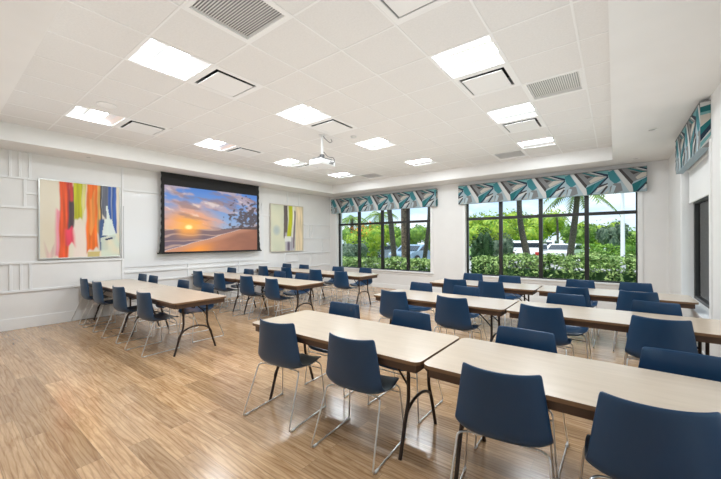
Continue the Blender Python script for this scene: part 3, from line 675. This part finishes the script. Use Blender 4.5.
bark_d = noisy(mat('palm_boot_bark', (.2, .13, .09), .9), (.045, .03, .022), (.30, .22, .16), 16, 3, (1, 1, 1), bump=.8)
grass_m = green('lawn_grass', (.10, .24, .03), (.24, .40, .06), 12)
asphalt = noisy(mat('asphalt', (.4, .4, .4), .9), (.36, .36, .36), (.46, .46, .45), 20, 3)
bed = noisy(mat('mulch', (.1, .07, .05), .95), (.05, .035, .025), (.14, .10, .07), 30, 3)
rnd = random.Random(7)
mb = MB(); mb.box(-60, 40, YO, 80, GZ-.1, GZ, grass_m); mb.box(XR+.205, 40, -20, YO, GZ-.1, GZ, grass_m); tag(mb.build('ground'), kind='structure')
mb = MB(); mb.box(-34, 14, 15.2, 24.2, GZ, GZ+.02, asphalt); mb.box(-34, -2, 24.2, 38, GZ, GZ+.02, asphalt); tag(mb.build('road'), kind='structure')
mb = MB(); mb.box(XR+.5, 9, -6, YO+.6, GZ, GZ+.03, mat('concrete', (.55, .54, .51), .8)); tag(mb.build('added_pale_path'), kind='structure')  # pale walkway added to brighten what shows through the right side window
def leaves(mb, n, center, rad, size, materials, shape='ball', shell=.55):
    c = Vector(center)
    for _ in range(n):
        while True:
            d = Vector((rnd.uniform(-1, 1), rnd.uniform(-1, 1), rnd.uniform(-1, 1)))
            if shape == 'box' or .02 < d.length <= 1: break
        if shape == 'ball': d = d.normalized()*(shell+(1-shell)*rnd.random())*(1+.18*nz(d.x*3+c.x, d.y*3+c.y, d.z))
        p = c + Vector((d.x*rad[0], d.y*rad[1], d.z*rad[2]))
        nrm = (Vector((rnd.gauss(0, 1), rnd.gauss(0, 1), rnd.gauss(0, 1)+.5)) + d*1.0).normalized()
        a = nrm.orthogonal().normalized(); a.rotate(Matrix.Rotation(rnd.random()*6.28, 3, nrm)); b = nrm.cross(a); s = size*rnd.uniform(.6, 1.3)
        vs = [p-a*s, p-b*s*.42+nrm*s*.08, p+a*s, p+b*s*.42+nrm*s*.08]
        m = materials[0] if len(materials) == 1 or rnd.random() < .8 else rnd.choice(materials[1:])
        mb.add(vs, [(0, 1, 2, 3)], m)
def blob(mb, c, rad, material, nu=14, nv=9):
    vs = []; fs = []
    for j in range(nv+1):
        for i in range(nu):
            th = PI*j/nv; ph = 2*PI*i/nu; d = Vector((math.sin(th)*math.cos(ph), math.sin(th)*math.sin(ph), math.cos(th)))
            k = 1+.15*nz(d.x*2+c[0], d.y*2+c[1], d.z*2); vs.append((c[0]+d.x*rad[0]*k, c[1]+d.y*rad[1]*k, c[2]+d.z*rad[2]*k))
    for j in range(nv):
        for i in range(nu): fs.append((j*nu+i, (j+1)*nu+i, (j+1)*nu+(i+1) % nu, j*nu+(i+1) % nu))
    mb.add(vs, fs, material, True)
def hedge(name, label, x0, x1, y0, y1, zt, m, dens, size, core):
    r = tag(empty(name, ((x0+x1)/2, (y0+y1)/2, GZ)), label, 'hedge'); h = zt-GZ
    mb = MB(); n = int(dens*(x1-x0))
    seg = max(2, int((x1-x0)/.8)); w = (x1-x0)/2; dpt = (y1-y0)/2
    for k in range(seg):
        cx = -w+(k+.5)*2*w/seg; hh = h*(1+.12*nz(k*1.7, x0, 3))
        leaves(mb, n//seg, (cx, 0, hh*.5), (w/seg*1.25, dpt, hh*.5), size, [m], 'box')
        leaves(mb, n//seg//4, (cx, 0, hh*.97), (w/seg*1.1, dpt*.8, hh*.10), size, [m], 'ball', .2)
    mb.build('foliage', r)
    mb = MB(); 
    for k in range(seg):
        cx = -w+(k+.5)*2*w/seg; mb.tube([(cx, 0, 0), (cx+.05, .05, h*.4), (cx-.1, 0, h*.85)], .02, bark, 5)
    mb.build('stems', r)
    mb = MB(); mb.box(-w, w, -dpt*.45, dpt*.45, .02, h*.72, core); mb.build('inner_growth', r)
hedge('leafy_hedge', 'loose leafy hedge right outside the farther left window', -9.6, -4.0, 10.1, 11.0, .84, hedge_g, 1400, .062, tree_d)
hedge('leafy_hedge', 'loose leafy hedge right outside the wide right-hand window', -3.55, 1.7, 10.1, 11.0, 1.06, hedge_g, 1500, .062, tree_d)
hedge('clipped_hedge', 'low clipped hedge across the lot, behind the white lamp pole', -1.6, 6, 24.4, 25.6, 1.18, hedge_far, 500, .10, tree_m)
def tree(label, x, y, h, w, m, n, size, name='leafy_tree', trunk=.14, blooms=0, base=.35, cat='tree'):
    r = tag(empty(name, (x, y, GZ)), label, cat, None); H = h-GZ
    mb = MB(); mb.tube([(0, 0, 0), (.05, 0, H*.3), (-.05, .05, H*.7)], trunk, bark, 8, True, [trunk, trunk*.8, trunk*.4]); mb.build('trunk', r)
    mb = MB(); q = Vector((0, 0, H*(1+base)/2)); hz_ = H*(1-base)/2
    lobes = [((0, 0, q.z), (w*.62, w*.6, hz_*.92))] + [((w*.62*math.cos(a), w*.5*math.sin(a), q.z+hz_*(.1+.35*math.sin(a*2.3)) - .1*hz_), (w*.42, w*.42, hz_*.62)) for a in [k*2*PI/6+rnd.random() for k in range(6)]]
    for c, rad in lobes:
        leaves(mb, n//7, c, rad, size, [m, palm_g] if m is tree_y else [m]); blob(mb, c, tuple(k*.72 for k in rad), m)
    if blooms: leaves(mb, blooms, (0, -w*.35, q.z+hz_*.55), (w*.6, w*.4, hz_*.45), size*1.1, [bloom])
    mb.build('crown', r); return r
tree('bright green tree with orange blooms outside the farther left window', -12.3, 17.0, 2.8, 1.75, tree_y, 3200, .10, blooms=90, base=.15)
tree('dark rounded bush left in the farther left window', -11.2, 13.6, 1.75, 1.15, bush_d, 1500, .08, base=.05, name='dark_bush', cat='bush')
tree('bright green tree right of the thick palm trunk in the left window', -11.4, 29.5, 3.3, 2.2, tree_y, 1700, .15, base=.15)
tree('green tree behind the leaning palm in the left window', -7.9, 17.8, 2.4, 1.0, tree_m, 1100, .10, base=.2)
tree('tall dark narrow shrub at the left edge of the wide window', -3.62, 11.5, 2.25, .42, tree_d, 2200, .05, base=.0, trunk=.05, name='columnar_shrub', cat='shrub')
tree('dark rounded shrub beside the tall narrow one, wide window', -3.42, 12.6, 1.92, .62, bush_d, 1700, .055, base=.05, trunk=.05, name='round_shrub', cat='shrub')
tree('bright green tree behind the white car roofs, left of the curved palm', -10.7, 37, 5.1, 4.0, tree_y, 3800, .19, base=.08)
tree('bright green tree directly behind the parked white car', -7.7, 45, 5.3, 3.5, tree_y, 3000, .19, base=.08)
for k, (x, y, h, w, m, lab) in enumerate(((-2.6, 36, 3.1, 1.45, tree_m, 'green tree far across the lot right of the parked cars'), (-1.46, 46, 3.9, 2.6, tree_y, 'yellow green tree far across the lot behind the leaning palm'), (1.3, 40, 2.9, 2.0, tree_m, 'low green tree far behind the clipped hedge'), (5.0, 45.5, 3.9, 3.0, tree_m, 'green tree at the right end of the wide window, behind the pole'))):
    tree(lab, x, y, h, w, m, 2000, .17, base=.08)
tree('grey green palm-like shrub in front of the far trees beside the pole', -.15, 33, 3.1, 1.1, bush_d, 1200, .13, base=.15, name='grey_shrub', cat='shrub')
for k, (x, y, h, w) in enumerate(((-22.5, 30, 3.9, 3.0), (-17.3, 31, 3.5, 2.4), (-20.4, 19.5, 3.4, 2.4))):
    tree(['tree at the far left beyond the blooming tree', 'tree behind the blooming tree outside the left window', 'farthest left tree beyond the lot'][k], x, y, h, w, tree_m, 1300, .17, base=.1)
def palm(label, pts, r0, r1, m, crown_n=14, L=1.7):
    r = tag(empty('palm_tree', (pts[0][0], pts[0][1], GZ)), label, 'palm tree'); b = Vector((pts[0][0], pts[0][1], GZ))
    P = fillet([Vector(p)-b for p in pts], .8, 6); mb = MB(); mb.tube(P, r0, m, 10, True, [r0+(r1-r0)*i/(len(P)-1) for i in range(len(P))]); mb.build('trunk', r)
    top = P[-1]
    for k in range(crown_n):
        mb = MB(); a = 2*PI*k/crown_n+rnd.random()*.4; el = rnd.uniform(-.1, .8); d = Vector((math.cos(a), math.sin(a), 0)); sp = []
        for q in range(9):
            t = q/8; sp.append(top + d*(L*t*math.cos(el*.6)) + Vector((0, 0, L*(el*t*.8 - .75*t*t))))
        mb.tube(sp, .015, palm_g, 4, False)
        for q in range(1, 9):
            for sub in (0, .5):
                p = sp[q-1].lerp(sp[q], .5+sub*.99 if sub == 0 else 1.0); tdir = (sp[q]-sp[q-1]).normalized(); side = tdir.cross(Vector((0, 0, 1))).normalized(); ll = .42*L/1.7*math.sin(PI*min(1, (q+.6)/9.2))+.08
                for s in (-1, 1):
                    e = p + side*s*ll*.8 + tdir*ll*.55 - Vector((0, 0, ll*.45)); wv = tdir*.045
                    mb.add([p-wv, p+wv, e], [(0, 1, 2)], palm_g)
        mb.build('frond', r)
palm('slim palm trunk in the left window, left of the thick one', [(-7.95, 13, GZ), (-8.02, 13, 1.0), (-8.2, 13, 2.6), (-8.5, 13, 4.6)], .13, .11, bark, 12, .8)
palm('thick rough palm trunk in the left window', [(-6.85, 12, GZ), (-6.87, 12, 1.5), (-6.9, 12, 4.9)], .15, .15, bark_d, 12, .7)
palm('leaning thin palm trunk at the right edge of the left window', [(-6.6, 13, GZ), (-6.45, 13, 1.0), (-6.25, 13, 2.3), (-6.2, 13, 5.6)], .10, .08, bark, 12, .7)
palm('curved palm trunk in front of the parked white car', [(-2.25, 13, GZ), (-2.47, 13, .95), (-2.72, 13, 2.2), (-2.76, 13, 4.6)], .135, .085, bark, 12, .8)
palm('leaning palm with hanging fronds behind the right mullion', [(-1.42, 14, GZ), (-1.27, 14, .97), (-1.10, 14, 2.4), (-1.02, 14, 3.35)], .125, .085, bark, 11, 1.15)
palm('small distant palm crown above the cars in the wide window', [(-4.66, 39.5, GZ), (-4.66, 39.5, 2.2), (-4.7, 39.5, 4.1)], .12, .10, bark, 12, 1.3)
palm('distant palm crown behind the blooming tree', [(-15.0, 18.6, GZ), (-15.0, 18.6, 2.0), (-15.0, 18.6, 3.2)], .14, .11, bark, 12, 1.4)
palm('palm crown above the blooming tree in the left window', [(-17.2, 25.5, GZ), (-17.2, 25.5, 2.4), (-17.2, 25.5, 4.0)], .16, .13, bark, 14, 1.9)
# lamp pole
r = tag(empty('lamp_post', (.36, 24.0, GZ)), 'tall white lamp pole seen through the wide right-hand window', 'lamp post')
pole_white = mat('pole_white', (.9, .9, .89), .4)
mb = MB(); mb.tube([(0, 0, 0), (0, 0, 5.2)], .10, pole_white, 12, True, [.11, .085]); mb.build('pole', r)
mb = MB(); mb.box(-.16, .16, -.9, .1, 5.2, 5.32, dark_grey); mb.build('lamp_head', r, .02)
mb = MB(); mb.cyl((0, 0, 0), .2, .35, plastic_white, 16); mb.build('base', r)
r = tag(empty('lamp_post', (-8.9, 22.0, GZ)), 'slim pale lamp pole seen through the farther left window', 'lamp post')
mb = MB(); mb.tube([(0, 0, 0), (0, 0, 4.6)], .07, plastic_white, 12); mb.build('pole', r)
mb = MB(); mb.box(-.5, .1, -.12, .12, 4.6, 4.7, dark_grey); mb.build('lamp_head', r, .02)
# cars
tyre = mat('tyre', (.02, .02, .02), .8); car_glass = mat('car_glass', (.03, .045, .06), .08); lamp_red = mat('tail_lamp', (.5, .03, .02), .3)
def car(label, loc, rz, paint, suv, name='car'):
    r = tag(empty(name, loc, rz), label, 'car'); L = 2.25; H = 1.68 if suv else 1.42; Wd = .92
    side = [(-L, .32), (L, .32), (L, .72), (L-.12, .86), (1.15, .98), (.45, H-.06), (.2, H), (-1.55 if suv else -1.0, H), (-1.85 if suv else -1.3, H-.06), (-2.12 if suv else -1.9, 1.02), (-L+.02, .95)]
    M90 = Matrix.Rotation(PI/2, 4, 'X')
    mb = MB(); mb.prism([(p[0], p[1]) for p in side], -Wd, Wd, paint, M90); mb.build('body', r, .09, 3)
    mb = MB(); g = [(1.0, 1.0), (.42, H-.12), (-1.45 if suv else -.95, H-.12), (-1.75 if suv else -1.55, 1.0)]; mb.prism(g, -Wd-.006, Wd+.006, car_glass, M90); mb.build('side_windows', r)
    mb = MB(); mb.box(-2.02 if suv else -1.72, -1.98 if suv else -1.5, -Wd+.14, Wd-.14, 1.04, H-.14, car_glass); ob = mb.build('rear_window', r)
    mb = MB(); mb.add([(1.12, -Wd+.12, 1.0), (1.12, Wd-.12, 1.0), (.50, Wd-.18, H-.1), (.50, -Wd+.18, H-.1), (1.09, -Wd+.12, .98), (1.09, Wd-.12, .98), (.46, Wd-.18, H-.12), (.46, -Wd+.18, H-.12)], [(0, 1, 2, 3), (7, 6, 5, 4), (0, 4, 5, 1), (1, 5, 6, 2), (2, 6, 7, 3), (3, 7, 4, 0)], car_glass)
    for v in range(0): pass
    w_ = mb.build('windscreen', r); w_.location = (.03, 0, .02)
    for sx in (-1.4, 1.4):
        for sy in (-1, 1):
            mb = MB(); mb.cyl((sx, sy*Wd-.11, .34), .34, .22, tyre, 20, 'y'); mb.cyl((sx, sy*Wd-.115 if sy < 0 else sy*Wd+.1, .34), .2, .015, silver, 16, 'y'); mb.build('wheel', r)
    for sy in (-1, 1):
        mb = MB(); mb.box(-L-.01, -L+.12, sy*.72-.14, sy*.72+.14, .78, .98, lamp_red); mb.build('tail_lamp', r, .02)
        mb = MB(); mb.box(L-.14, L+.005, sy*.66-.2, sy*.66+.2, .66, .78, plastic_white); mb.build('headlamp', r, .02)
car_white = mat('car_white', (.82, .82, .83), .2, coat=.6); car_silver = mat('car_silver', (.45, .50, .56), .25, metal=.4, coat=.5); car_blue = mat('car_blue', (.30, .44, .56), .25, metal=.3, coat=.5)
car('white parked car seen from behind, left of the middle of the wide window', (-4.55, 24.9, GZ+.02), PI/2+.04, car_white, True)
car('white parked car with its nose this way, right of the nearest white car', (-3.12, 30.0, GZ+.02), -PI/2-.15, car_white, False)
car('white car parked between the two nearest cars, mostly hidden', (-5.1, 35.2, GZ+.02), PI/2, car_white, True)
car('blue grey car with its windscreen this way in the left window', (-12.0, 22.4, GZ+.02), -PI/2, car_blue, False)
car('silver blue car behind the mullion in the left window', (-15.4, 22.4, GZ+.02), -PI/2, car_silver, False)
